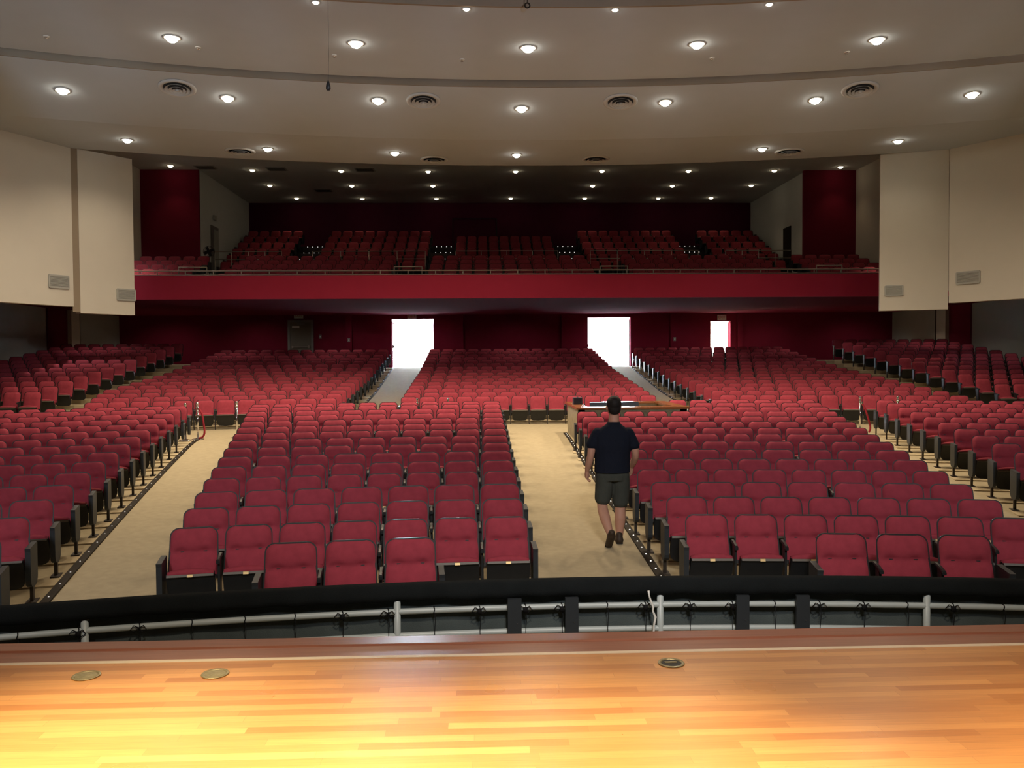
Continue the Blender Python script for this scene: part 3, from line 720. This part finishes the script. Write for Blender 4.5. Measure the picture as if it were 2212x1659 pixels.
for i, (x, y) in enumerate(ED):
    R = Rxy(x, y); x, y = XC+(x-XC)/R*28.93, YC+(y-YC)/R*28.93
    downlight((x, y, 9.2), 'small lamp at the front edge of the nearest ceiling panel, %s from left' % ORD[i+1], 'small lamps at the panel edge', .055, 'bulb')
Q1 = [(-13.6, 34.6), (-10.54, 35.36), (-6.91, 35.5), (-3.3, 35.58), (.37, 35.56), (4.0, 35.45), (7.67, 35.43), (11.31, 35.33), (13.85, 34.63)]
Q2 = [(-10.58, 38.42), (-6.93, 38.51), (-3.27, 38.5), (4.01, 38.48), (7.68, 38.47), (11.31, 38.36)]
Q3 = [(-10.05, 41.47), (-6.88, 41.55), (-3.27, 41.55), (.37, 41.47), (4.02, 41.47), (7.67, 41.47), (10.27, 41.35)]
for nm, Q in (('front', Q1), ('middle', Q2), ('back', Q3)):
    for i, (x, y) in enumerate(Q): downlight((x, y, 10.4), 'balcony ceiling downlight, %s from the left in the %s row' % (ORD[i+1], nm), 'balcony ceiling downlights', .10, 'bulb2', None, 17 if nm != 'front' else 22, TUNG, 1.5)
def diffuser(loc, label, n=None):
    t = ring_thing('air_diffuser', label, 'air diffuser', loc, 'round ceiling air diffusers', n)
    mb = MB(); mb.lathe([(.001, .0), (.40, .0), (.40, -.006)], 'slot', 32, cap=False); mb.build('plenum', t)
    for ra, z in ((.40, -.03), (.285, -.045), (.195, -.06), (.115, -.07)):
        mb = MB(); mb.lathe([(ra-.075, z+.028), (ra-.004, z-.012), (ra+(.03 if ra > .3 else 0), z-.014), (ra+(.03 if ra > .3 else .002), z-.022 if ra < .3 else -.004)] if ra < .3 else [(ra-.085, -.004), (ra-.07, -.03), (ra-.01, -.045), (ra+.02, -.03), (ra+.03, -.003)], 'diffuser', 36, cap=False); mb.build('louver_ring', t, True)
    mb = MB(); mb.lathe([(.05, -.05), (.045, -.085), (.02, -.095), (.001, -.096)], 'diffuser', 20); mb.build('core', t, True)
for i, (x, y) in enumerate(((-8.26, 20.3), (-2.53, 21.2), (2.41, 21.2), (8.07, 20.2))): diffuser((x, y, zB(x, y)), 'round white air diffuser, %s from the left on the sloping middle panel' % ORD[i+1], nB(x, y))
for i, (x, y) in enumerate(((-8.08, 24.83), (-2.52, 25.8), (2.4, 25.71), (8.03, 24.75))): diffuser((x, y, 8.6), 'round white air diffuser, %s from the left on the low ceiling panel' % ORD[i+1])
for i, (xi, yi) in enumerate(((100, 78), (428, 102), (722, 119), (998, 128), (1538, 125), (1830, 112))):
    d = fw+rt*((xi-1106)/F)-up*((yi-829.5)/F); t_ = (9.2-CZ)/d.z; p = Vector((CX, 0, CZ))+d*t_
    t = thing('sprinkler_head', 'tiny white sprinkler on the nearest ceiling panel, %s from the left' % ORD[i+1], 'sprinkler', (p.x, p.y, 9.2), 0, 'ceiling sprinklers')
    mb = MB(); mb.lathe([(.06, 0), (.055, -.012), (.02, -.014)], 'white', 14); mb.build('escutcheon', t, True)
    mb = MB(); mb.lathe([(.012, -.012), (.012, -.04), (.03, -.042), (.03, -.046), (.001, -.047)], 'chrome', 12); mb.build('deflector', t, True)
for i, (x, y) in enumerate(((-12.3, 34.9), (-9.5, 35.2), (-5.9, 35.3), (-8.4, 39.6))):
    t = thing('ceiling_vent', 'dim square vent on the balcony ceiling, %s from the left' % ORD[(1, 2, 4, 3)[i]], 'vent', (x, y, 10.4), 0, 'balcony ceiling vents')
    mb = MB(); mb.box(-.4, .4, -.3, .3, -.012, 0, 'vent'); mb.build('frame', t)
    mb = MB()
    for k in range(6): mb.obox((0, -.22+k*.088, -.018), (.34, 0, 0), (0, .02, .008), (0, -.001, .003), 'slot')
    mb.build('louver', t)
# hanging microphone, hook
t = thing('hanging_microphone', 'small black microphone hanging on a thin wire above the left seats', 'microphone', (-2.73, 9.0, 5.36))
mb = MB(); mb.lathe([(.003, .11), (.012, .09), (.024, .05), (.026, .02), (.016, 0)], 'black', 12); mb.build('capsule', t, True)
mb = MB(); mb.tube([(0, 0, .1), (.01, 0, .35), (.004, .01, 1.5), (0, 0, 4.14)], .0016, 'panel', 5); mb.build('wire', t)
d = fw+rt*((1139-1106)/F)-up*((12-829.5)/F); p = Vector((CX, 0, CZ))+d*(15.3/d.y)
t = thing('ceiling_hook', 'dark rigging ring hanging at the top edge of the view, on the ceiling', 'hook', (p.x, p.y, p.z))
mb = MB(); mb.tube([(.045*math.cos(a), 0, .045*math.sin(a)) for a in [2*PI*i/14 for i in range(15)]], .013, 'strip', 7); mb.build('ring', t, True)
mb = MB(); mb.tube([(0, 0, .04), (0, 0, 9.5-p.z)], .008, 'strip', 6); mb.build('stem', t)

# ------------------------------------------------------------------ wall grilles
def grille(a, b, xc, w, zc_, h, label, nrmy):
    # on the splay face from a to b, at world x = xc
    f = (xc-a[0])/(b[0]-a[0]); y = a[1]+(b[1]-a[1])*f; d = Vector((b[0]-a[0], b[1]-a[1], 0)).normalized(); ang = math.atan2(d.y, d.x)
    t = thing('wall_grille', label, 'wall grille', (xc, y, zc_), ang, 'air grilles on the splayed walls')
    mb = MB()
    for s_ in (-1, 1): mb.box(s_*w/2-.02, s_*w/2+.02, -.03, 0, -h/2, h/2, 'vent'); mb.box(-w/2, w/2, -.03, 0, s_*h/2-.02, s_*h/2+.02, 'vent')
    mb.build('frame', t)
    mb = MB(); mb.box(-w/2, w/2, -.006, -.001, -h/2, h/2, 'slot'); mb.build('backing', t)
    mb = MB()
    for k in range(9): mb.obox((0, -.016, -h/2+.03+k*(h-.06)/8), (w/2-.02, 0, 0), (0, .010, .006), (0, -.002, .010), 'vent')
    mb.build('louver', t)
grille((-15.6, 18.4), (-12.78, 24.54), -12.98, .62, 4.77, .34, 'pale air grille low on the left splayed wall, nearer of two', 1)
grille((-12.66, 24.68), (-11.63, 25.95), -11.80, .55, 4.52, .32, 'faint air grille low on the second left splayed wall', 1)
grille((12.7, 24.43), (15.9, 19.3), 13.0, .66, 4.78, .33, 'grey air grille low on the bright right splayed wall', 1)
grille((10.98, 25.18), (12.72, 24.5), 11.35, .48, 4.5, .28, 'faint air grille low on the shaded right splayed wall', 1)

# ------------------------------------------------------------------ exit signs, wall plates
def exit_sign(x, z, label):
    t = thing('exit_sign', label, 'exit sign', (x, YW, z), 0, 'exit signs over the rear doors')
    mb = MB(); mb.box(-.21, .21, -.09, -.012, -.12, .12, 'sign'); mb.box(-.06, .06, -.012, 0, -.06, .06, 'frame'); mb.build('housing', t)
    cu = bpy.data.curves.new('lettering', 'FONT'); cu.body = 'EXIT'; cu.size = .17; cu.extrude = .003; cu.align_x = 'CENTER'; cu.align_y = 'CENTER'
    tmp = bpy.data.objects.new('tmp', cu); C.objects.link(tmp)
    me = bpy.data.meshes.new_from_object(tmp.evaluated_get(bpy.context.evaluated_depsgraph_get())); bpy.data.objects.remove(tmp)
    me.materials.clear(); me.materials.append(M['signtxt'])
    o_ = bpy.data.objects.new('lettering', me); C.objects.link(o_); o_.parent = t; o_.location = (0, -.094, 0); o_.rotation_euler = (PI/2, 0, 0)
exit_sign(-9.71, 4.60, 'pale exit sign above the closed grey door'); exit_sign(-4.4, 4.56, 'faint exit sign above the left bright doorway'); exit_sign(10.4, 4.43, 'faint exit sign above the narrow lit doorway')
for x, z, lb in ((-8.72, 3.62, 'small wall plate beside the closed grey door'), (-7.36, 3.45, 'tiny light switch on the pilaster left of the bright doorway'), (8.1, 3.4, 'tiny light switch on the pilaster right of the bright doorway')):
    yy = YW if x == -8.72 else YW-.16
    mb = MB(); mb.box(x-.06, x+.06, yy-.02, yy, z-.09, z+.09, 'frame'); mb.box(x-.02, x+.02, yy-.035, yy-.02, z-.03, z+.03, 'white'); tag(mb.build('wall_plate', None), lb, 'wall plate')

# ------------------------------------------------------------------ balcony rails, doors, fan, step lights
def vrail(label, pts_x, y, z0, z1, mids=(), mat='steel', r=.022, group='balcony rails'):
    t = thing('steel_rail', label, 'railing', (0, y, z0), 0, group)
    xa, xb = pts_x[0], pts_x[-1]
    for z in (z1, *mids): mb = MB(); mb.tube([(xa, 0, z-z0), (xb, 0, z-z0)], r, mat, 8); mb.build('rail', t, True)
    for x in pts_x: mb = MB(); mb.tube([(x, 0, 0), (x, 0, z1-z0)], r*.9, mat, 8); mb.build('post', t, True)
vrail('long low steel rail along the balcony front edge', [-14.9+.94*i for i in range(32)], 28.96, 5.40, 5.56, (5.425,))
for i, (x0, x1) in enumerate(((-11.4, -10.45), (-4.1, -3.15), (3.0, 3.95), (10.6, 11.5))):
    vrail('taller guard rail at the balcony front edge, %s from the left' % ORD[i+1], [x0, x1], 29.06, 5.38, 5.70)
for i, (x0, x1) in enumerate(((-12.4, -9.6), (-8.3, -3.5), (-2.2, 2.2), (3.6, 8.3), (9.5, 12.4))):
    n_ = 4; vrail('thin rail along the balcony cross aisle, %s section from the left' % ORD[i+1], [x0+(x1-x0)*k/n_ for k in range(n_+1)], 36.25, 5.83, 7.15, (6.82,), 'steel', .018)
for i, (x, y0) in enumerate(((-9.05, 36.6), (-2.9, 36.6), (2.95, 36.6), (8.9, 36.6))):
    mb = MB()
    for (y, z) in BU:
        mb.box(x-.5, x+.5, y-.72, y-.66, z-.02, z+.004, 'strip')
        for dx in (-.34, -.1, .14, .36): mb.box(x+dx-.016, x+dx+.016, y-.735, y-.718, z-.035, z-.012, 'led2')
    tag(mb.build('step_light_strip', None), 'specks of step lights on the upper balcony stair, %s from the left' % ORD[i+1], 'step lights', 'balcony step lights')
for i, x in enumerate((-11.1, -3.78, 3.78, 10.75)):
    mb = MB()
    for (y, z) in BL:
        mb.box(x-.5, x+.5, y-.64, y-.58, z-.02, z+.005, 'strip')
        for dx in (-.36, -.12, .1, .34): mb.box(x+dx-.017, x+dx+.017, y-.655, y-.638, z+.0, z+.022, 'led2')
    tag(mb.build('step_light_strip', None), 'specks of step lights on the lower balcony stair, %s from the left' % ORD[i+1], 'step lights', 'balcony step lights')
t = thing('pedestal_fan', 'dark round pedestal fan on the balcony by the left wall', 'fan', (-11.98, 34.15, 5.82))
mb = MB(); mb.lathe([(.24, 0), (.24, .02), (.05, .05), (.018, .06)], 'black', 18); mb.build('base', t, True)
mb = MB(); mb.tube([(0, 0, .05), (0, 0, .96)], .018, 'black', 8); mb.build('pole', t, True)
mb = MB(); mb.tube([(0, .16, 1.06), (0, -.02, 1.06)], [.07, .06], 'black', 12); mb.build('motor', t, True)
mb = MB()
for k in range(24):
    a = 2*PI*k/24; mb.tube([(.03*math.cos(a), -.10, 1.06+.03*math.sin(a)), (.17*math.cos(a), -.09, 1.06+.17*math.sin(a)), (.225*math.cos(a), -.02, 1.06+.225*math.sin(a)), (.17*math.cos(a), .05, 1.06+.17*math.sin(a))], .004, 'black', 4)
mb.tube([(.225*math.cos(a), -.02, 1.06+.225*math.sin(a)) for a in [2*PI*i/28 for i in range(29)]], .008, 'black', 5); mb.build('cage', t)
for k in range(4):
    a = PI/2*k+.4; mb = MB(); ux = Vector((math.cos(a), 0, math.sin(a))); uy = Vector((-math.sin(a), 0, math.cos(a)))
    mb.obox(Vector((0, -.04, 1.06))+ux*.11, ux*.09, uy*.055+Vector((0, .02, 0)), (0, .004, 0), 'shell'); mb.build('blade', t)
mb = MB(); mb.box(-12.7, -12.66, 36.65, 37.65, 6.3, 8.35, 'frame'); mb.box(-12.66, -12.64, 36.95, 37.6, 6.3, 8.2, 'grey'); struct('door_7', mb)
mb = MB(); mb.box(12.66, 12.7, 37.1, 38.0, 6.3, 8.35, 'strip'); struct('door_8', mb)
mb = MB(); mb.box(-12.70, -12.62, 37.0, 37.3, 8.62, 8.82, 'sign'); tag(mb.build('wall_sign', None), 'small pale sign above the left balcony side door', 'sign')

# ------------------------------------------------------------------ stanchions in the cross aisle
def stanchion(x, y, label, rope=None):
    z = zf(Rxy(x, y))
    t = thing('stanchion', label, 'stanchion', (x, y, z), 0, 'chrome stanchions in the cross aisle')
    mb = MB(); mb.lathe([(.15, 0), (.15, .012), (.06, .03), (.026, .045)], 'chrome', 20); mb.build('base', t, True)
    mb = MB(); mb.tube([(0, 0, .03), (0, 0, .86)], .021, 'chrome', 10); mb.lathe([(.021, .78), (.038, .785), (.038, .81), (.021, .815)], 'chrome', 12); mb.build('pole', t, True)
    mb = MB(); mb.lathe([(.021, .855), (.032, .865), (.034, .89), (.024, .915), (.001, .925)], 'chrome', 12); mb.build('finial', t, True)
stanchion(-8.36, 20.72, 'chrome stanchion at the far end of the left aisle'); stanchion(-7.3, 21.35, 'lone chrome stanchion between the left aisle and the left centre seats')
stanchion(-8.16, 21.0, 'second chrome stanchion close beside the one at the left aisle end')
stanchion(-2.84, 22.25, 'chrome stanchion top peeking over the left centre seats, at left'); stanchion(-2.03, 22.3, 'chrome stanchion top peeking over the left centre seats, at right')
stanchion(8.46, 20.95, 'chrome stanchion at the far end of the right aisle'); stanchion(9.5, 21.1, 'chrome stanchion top peeking over the far right seats')
def rope(pts, label):
    t = thing('rope', label, 'rope', pts[0]); b = Vector(pts[0]); P_ = [Vector(p)-b for p in pts]
    # smooth the polyline
    for _ in range(2):
        Q = [P_[0]]
        for a, c_ in zip(P_, P_[1:]): Q += [a*.75+c_*.25, a*.25+c_*.75]
        P_ = Q+[P_[-1]]
    mb = MB(); mb.tube(P_, .024, 'rope', 9); mb.build('velvet', t, True)
    mb = MB(); mb.tube([P_[0]+Vector((0, 0, .03)), P_[0], P_[2]], .028, 'chrome', 9); mb.build('hook', t, True)
rope([(-8.14, 20.96, 1.36), (-8.02, 20.9, 1.26), (-7.98, 20.88, 1.0), (-7.94, 20.86, .75), (-8.0, 20.86, .64), (-8.1, 20.88, .62)], 'red velvet rope hanging from the left aisle stanchion')
rope([(8.48, 20.9, 1.34), (8.54, 20.84, 1.2), (8.6, 20.8, .95), (8.66, 20.78, .72), (8.62, 20.8, .6)], 'red velvet rope hanging from the right aisle stanchion')

# ------------------------------------------------------------------ the walking person
def ell(c, rx, ry, n=18, tilt=None):
    return [(c[0]+rx*math.cos(2*PI*i/n), c[1]+ry*math.sin(2*PI*i/n), c[2]+(tilt*math.sin(2*PI*i/n) if tilt else 0)) for i in range(n)]
def limb(mb, pts, rr, mat, n=14):
    # smooth tapered limb
    P_ = [Vector(p) for p in pts]; out = []; ro = []
    for i in range(len(P_)-1):
        for k in range(5):
            t = k/5; p0 = P_[max(i-1, 0)]; p1 = P_[i]; p2 = P_[i+1]; p3 = P_[min(i+2, len(P_)-1)]
            out.append(.5*((2*p1)+(p2-p0)*t+(2*p0-5*p1+4*p2-p3)*t*t+(3*p1-p0-3*p2+p3)*t**3)); ro.append(rr[i]+(rr[i+1]-rr[i])*t)
    out.append(P_[-1]); ro.append(rr[-1])
    mb.tube(out, ro, mat, n)
    for p, r in ((P_[0], rr[0]), (P_[-1], rr[-1])): ball(mb, p, r, mat)
def ball(mb, p, r, mat, s=(1, 1, 1), n=12):
    rings = []
    for i in range(1, n):
        a = -PI/2+PI*i/n; rings.append([(p[0]+r*s[0]*math.cos(a)*math.cos(2*PI*j/16), p[1]+r*s[1]*math.cos(a)*math.sin(2*PI*j/16), p[2]+r*s[2]*math.sin(a)) for j in range(16)])
    mb.loft(rings, mat)
def fuse(mb, name, voxel, parent=None, it=4):
    o = mb.build(name)
    m = o.modifiers.new('r', 'REMESH'); m.mode = 'VOXEL'; m.voxel_size = voxel
    m2 = o.modifiers.new('s', 'SMOOTH'); m2.factor = .5; m2.iterations = it
    dg = bpy.context.evaluated_depsgraph_get(); me = bpy.data.meshes.new_from_object(o.evaluated_get(dg))
    o.modifiers.clear(); o.data = me
    me.polygons.foreach_set('use_smooth', [True]*len(me.polygons)); me.update()
    if parent: o.parent = parent
    return o
PX, PY = .565, 10.86; PZ = zf(Rxy(PX, PY))
def w(x, y, z): return (x-PX, y-PY, z-PZ)
mb = MB()
# torso, neck, head
mb.loft([ell(w(.56, 10.86, z), rx, ry) for z, rx, ry in ((.96, .14, .10), (1.04, .195, .135), (1.15, .19, .13), (1.28, .19, .125), (1.42, .215, .13), (1.53, .205, .11), (1.60, .15, .09), (1.66, .085, .075))], 'skin')
limb(mb, [w(.572, 10.86, 1.60), w(.578, 10.87, 1.70), w(.58, 10.88, 1.80)], [.080, .070, .068], 'skin')
ball(mb, w(.58, 10.885, 1.885), .118, 'skin', (.76, .95, 1.18)); ball(mb, w(.58, 10.93, 1.815), .075, 'skin', (.82, .9, .95))
ball(mb, w(.58, 11.003, 1.865), .020, 'skin', (.7, 1, 1.3)); ball(mb, w(.58, 10.99, 1.81), .022, 'skin', (1.2, .6, .45))
for s_ in (-1, 1): ball(mb, w(.58+s_*.092, 10.88, 1.875), .032, 'skin', (.35, .7, 1.1)); ball(mb, w(.58+s_*.034, 10.985, 1.895), .013, 'skin')
# arms and hands
def hand(mb, wr, d, side_in, palm_n):
    d = Vector(d).normalized(); s_ = Vector(side_in).normalized(); n_ = Vector(palm_n).normalized(); wr = Vector(wr)
    limb(mb, [wr, wr+d*.045, wr+d*.085], [.026, .034, .030], 'skin', 12)
    for q in (-1, 0, 1): limb(mb, [wr+d*.02+s_*.02*q, wr+d*.09+s_*.027*q], [.018, .016], 'skin', 10)
    for q, (o_, L) in enumerate(((-.033, .064), (-.011, .076), (.011, .072), (.031, .056))):
        b_ = wr+d*.088+s_*(-o_)
        limb(mb, [b_, b_+d*L*.45+n_*.008, b_+d*L*.78+n_*.024, b_+d*L*.95+n_*.044], [.0105, .0095, .009, .0075], 'skin', 8)
    b_ = wr+d*.03+s_*.028
    limb(mb, [b_, b_+d*.03+s_*.020+n_*.01, b_+d*.062+s_*.022+n_*.022], [.015, .012, .009], 'skin', 8)
limb(mb, [w(.34, 10.87, 1.52), w(.292, 10.855, 1.38), w(.268, 10.84, 1.255), w(.25, 10.88, 1.15), w(.232, 10.93, 1.045)], [.060, .056, .046, .047, .029], 'skin')
hand(mb, w(.232, 10.93, 1.05), (.02, .22, -1), (.35, 1, .15), (1, -.2, 0))
limb(mb, [w(.79, 10.87, 1.52), w(.835, 10.86, 1.38), w(.858, 10.86, 1.255), w(.852, 10.95, 1.16), w(.838, 11.04, 1.075)], [.060, .056, .046, .047, .029], 'skin')
hand(mb, w(.838, 11.04, 1.08), (-.05, .5, -1), (-.3, 1, .3), (-1, -.2, 0))
# legs and feet (the left foot is the trailing one, heel lifted)
limb(mb, [w(.465, 10.86, 1.03), w(.445, 10.87, .82), w(.425, 10.885, .60), w(.440, 10.75, .46), w(.480, 10.60, .29)], [.10, .092, .068, .070, .044], 'skin')
limb(mb, [w(.655, 10.87, 1.03), w(.665, 10.90, .82), w(.665, 10.925, .57), w(.662, 10.905, .42), w(.652, 10.91, .18)], [.10, .092, .067, .072, .044], 'skin')
limb(mb, [w(.482, 10.60, .28), w(.482, 10.66, .17), w(.478, 10.72, .125)], [.042, .038, .03], 'skin')
limb(mb, [w(.648, 10.91, .17), w(.65, 10.98, .135), w(.655, 11.08, .115)], [.042, .038, .03], 'skin')
man = fuse(mb, 'person', .0072, None, 3); man.location = (PX, PY, PZ)
tag(man, 'person in dark T-shirt and grey shorts walking up the centre aisle, seen from behind', 'person')
mb = MB()
mb.loft([ell(w(cx, 10.86, z), rx, ry) for z, cx, rx, ry in ((1.035, .552, .236, .165), (1.12, .552, .232, .16), (1.25, .555, .232, .155), (1.40, .56, .252, .155), (1.50, .562, .262, .14), (1.56, .564, .235, .12), (1.615, .568, .165, .10), (1.66, .572, .10, .088), (1.695, .574, .078, .078))], 'tee')
limb(mb, [w(.365, 10.87, 1.53), w(.325, 10.862, 1.47), w(.288, 10.855, 1.40)], [.084, .076, .074], 'tee')
limb(mb, [w(.765, 10.87, 1.53), w(.80, 10.865, 1.47), w(.838, 10.86, 1.385)], [.084, .076, .074], 'tee')
fuse(mb, 't_shirt', .010, man, 3)
mb = MB()
mb.loft([ell(w(.556, 10.865, z), rx, ry) for z, rx, ry in ((.93, .20, .14), (1.0, .222, .152), (1.10, .220, .150))], 'shorts')
limb(mb, [w(.458, 10.865, 1.0), w(.448, 10.875, .84), w(.432, 10.885, .70)], [.125, .118, .108], 'shorts', 18)
limb(mb, [w(.656, 10.87, 1.0), w(.668, 10.90, .82), w(.668, 10.925, .65)], [.125, .118, .108], 'shorts', 18)
fuse(mb, 'shorts', .010, man, 3)
mb = MB()
ball(mb, w(.58, 10.868, 1.93), .125, 'hair', (.79, .98, .84)); ball(mb, w(.58, 10.832, 1.875), .086, 'hair', (1.02, .80, 1.12))
h = fuse(mb, 'hair', .010, man, 2)
def shoe(heel, ball_, toe, upv, nm):
    heel, ball_, toe, upv = map(Vector, (heel, ball_, toe, upv)); mb = MB()
    d = (ball_-heel).normalized(); s_ = d.cross(upv).normalized()
    limb(mb, [heel+upv*.055, heel*.5+ball_*.5+upv*.055, ball_+upv*.042, toe+upv*.034], [.054, .050, .050, .034], 'shoe', 14)
    limb(mb, [heel+upv*.06, heel+upv*.12+d*.015], [.046, .044], 'shoe', 14)
    so = MB()
    for k, off in ((0, .0), (1, .022)): pass
    rings = []
    for p, ww in ((heel-d*.035, .030), (heel-d*.01, .044), (heel*.5+ball_*.5, .042), (ball_, .052), (toe+(toe-ball_).normalized()*.02, .036), (toe+(toe-ball_).normalized()*.042, .014)):
        rings.append([p-s_*ww, p+s_*ww, p+s_*ww+upv*.024, p-s_*ww+upv*.024])
    so.loft(rings, 'sole')
    o = fuse(mb, 'shoe', .008, man, 2); q = so.build('sole', o); return o
shoe(w(.484, 10.535, .235), w(.478, 10.69, .105), w(.476, 10.775, .088), Vector((0, -.62, .78)).normalized()*1.0, 'l')
shoe(w(.645, 10.86, .088), w(.654, 11.03, .088), w(.658, 11.11, .088), Vector((0, 0, 1)), 'r')
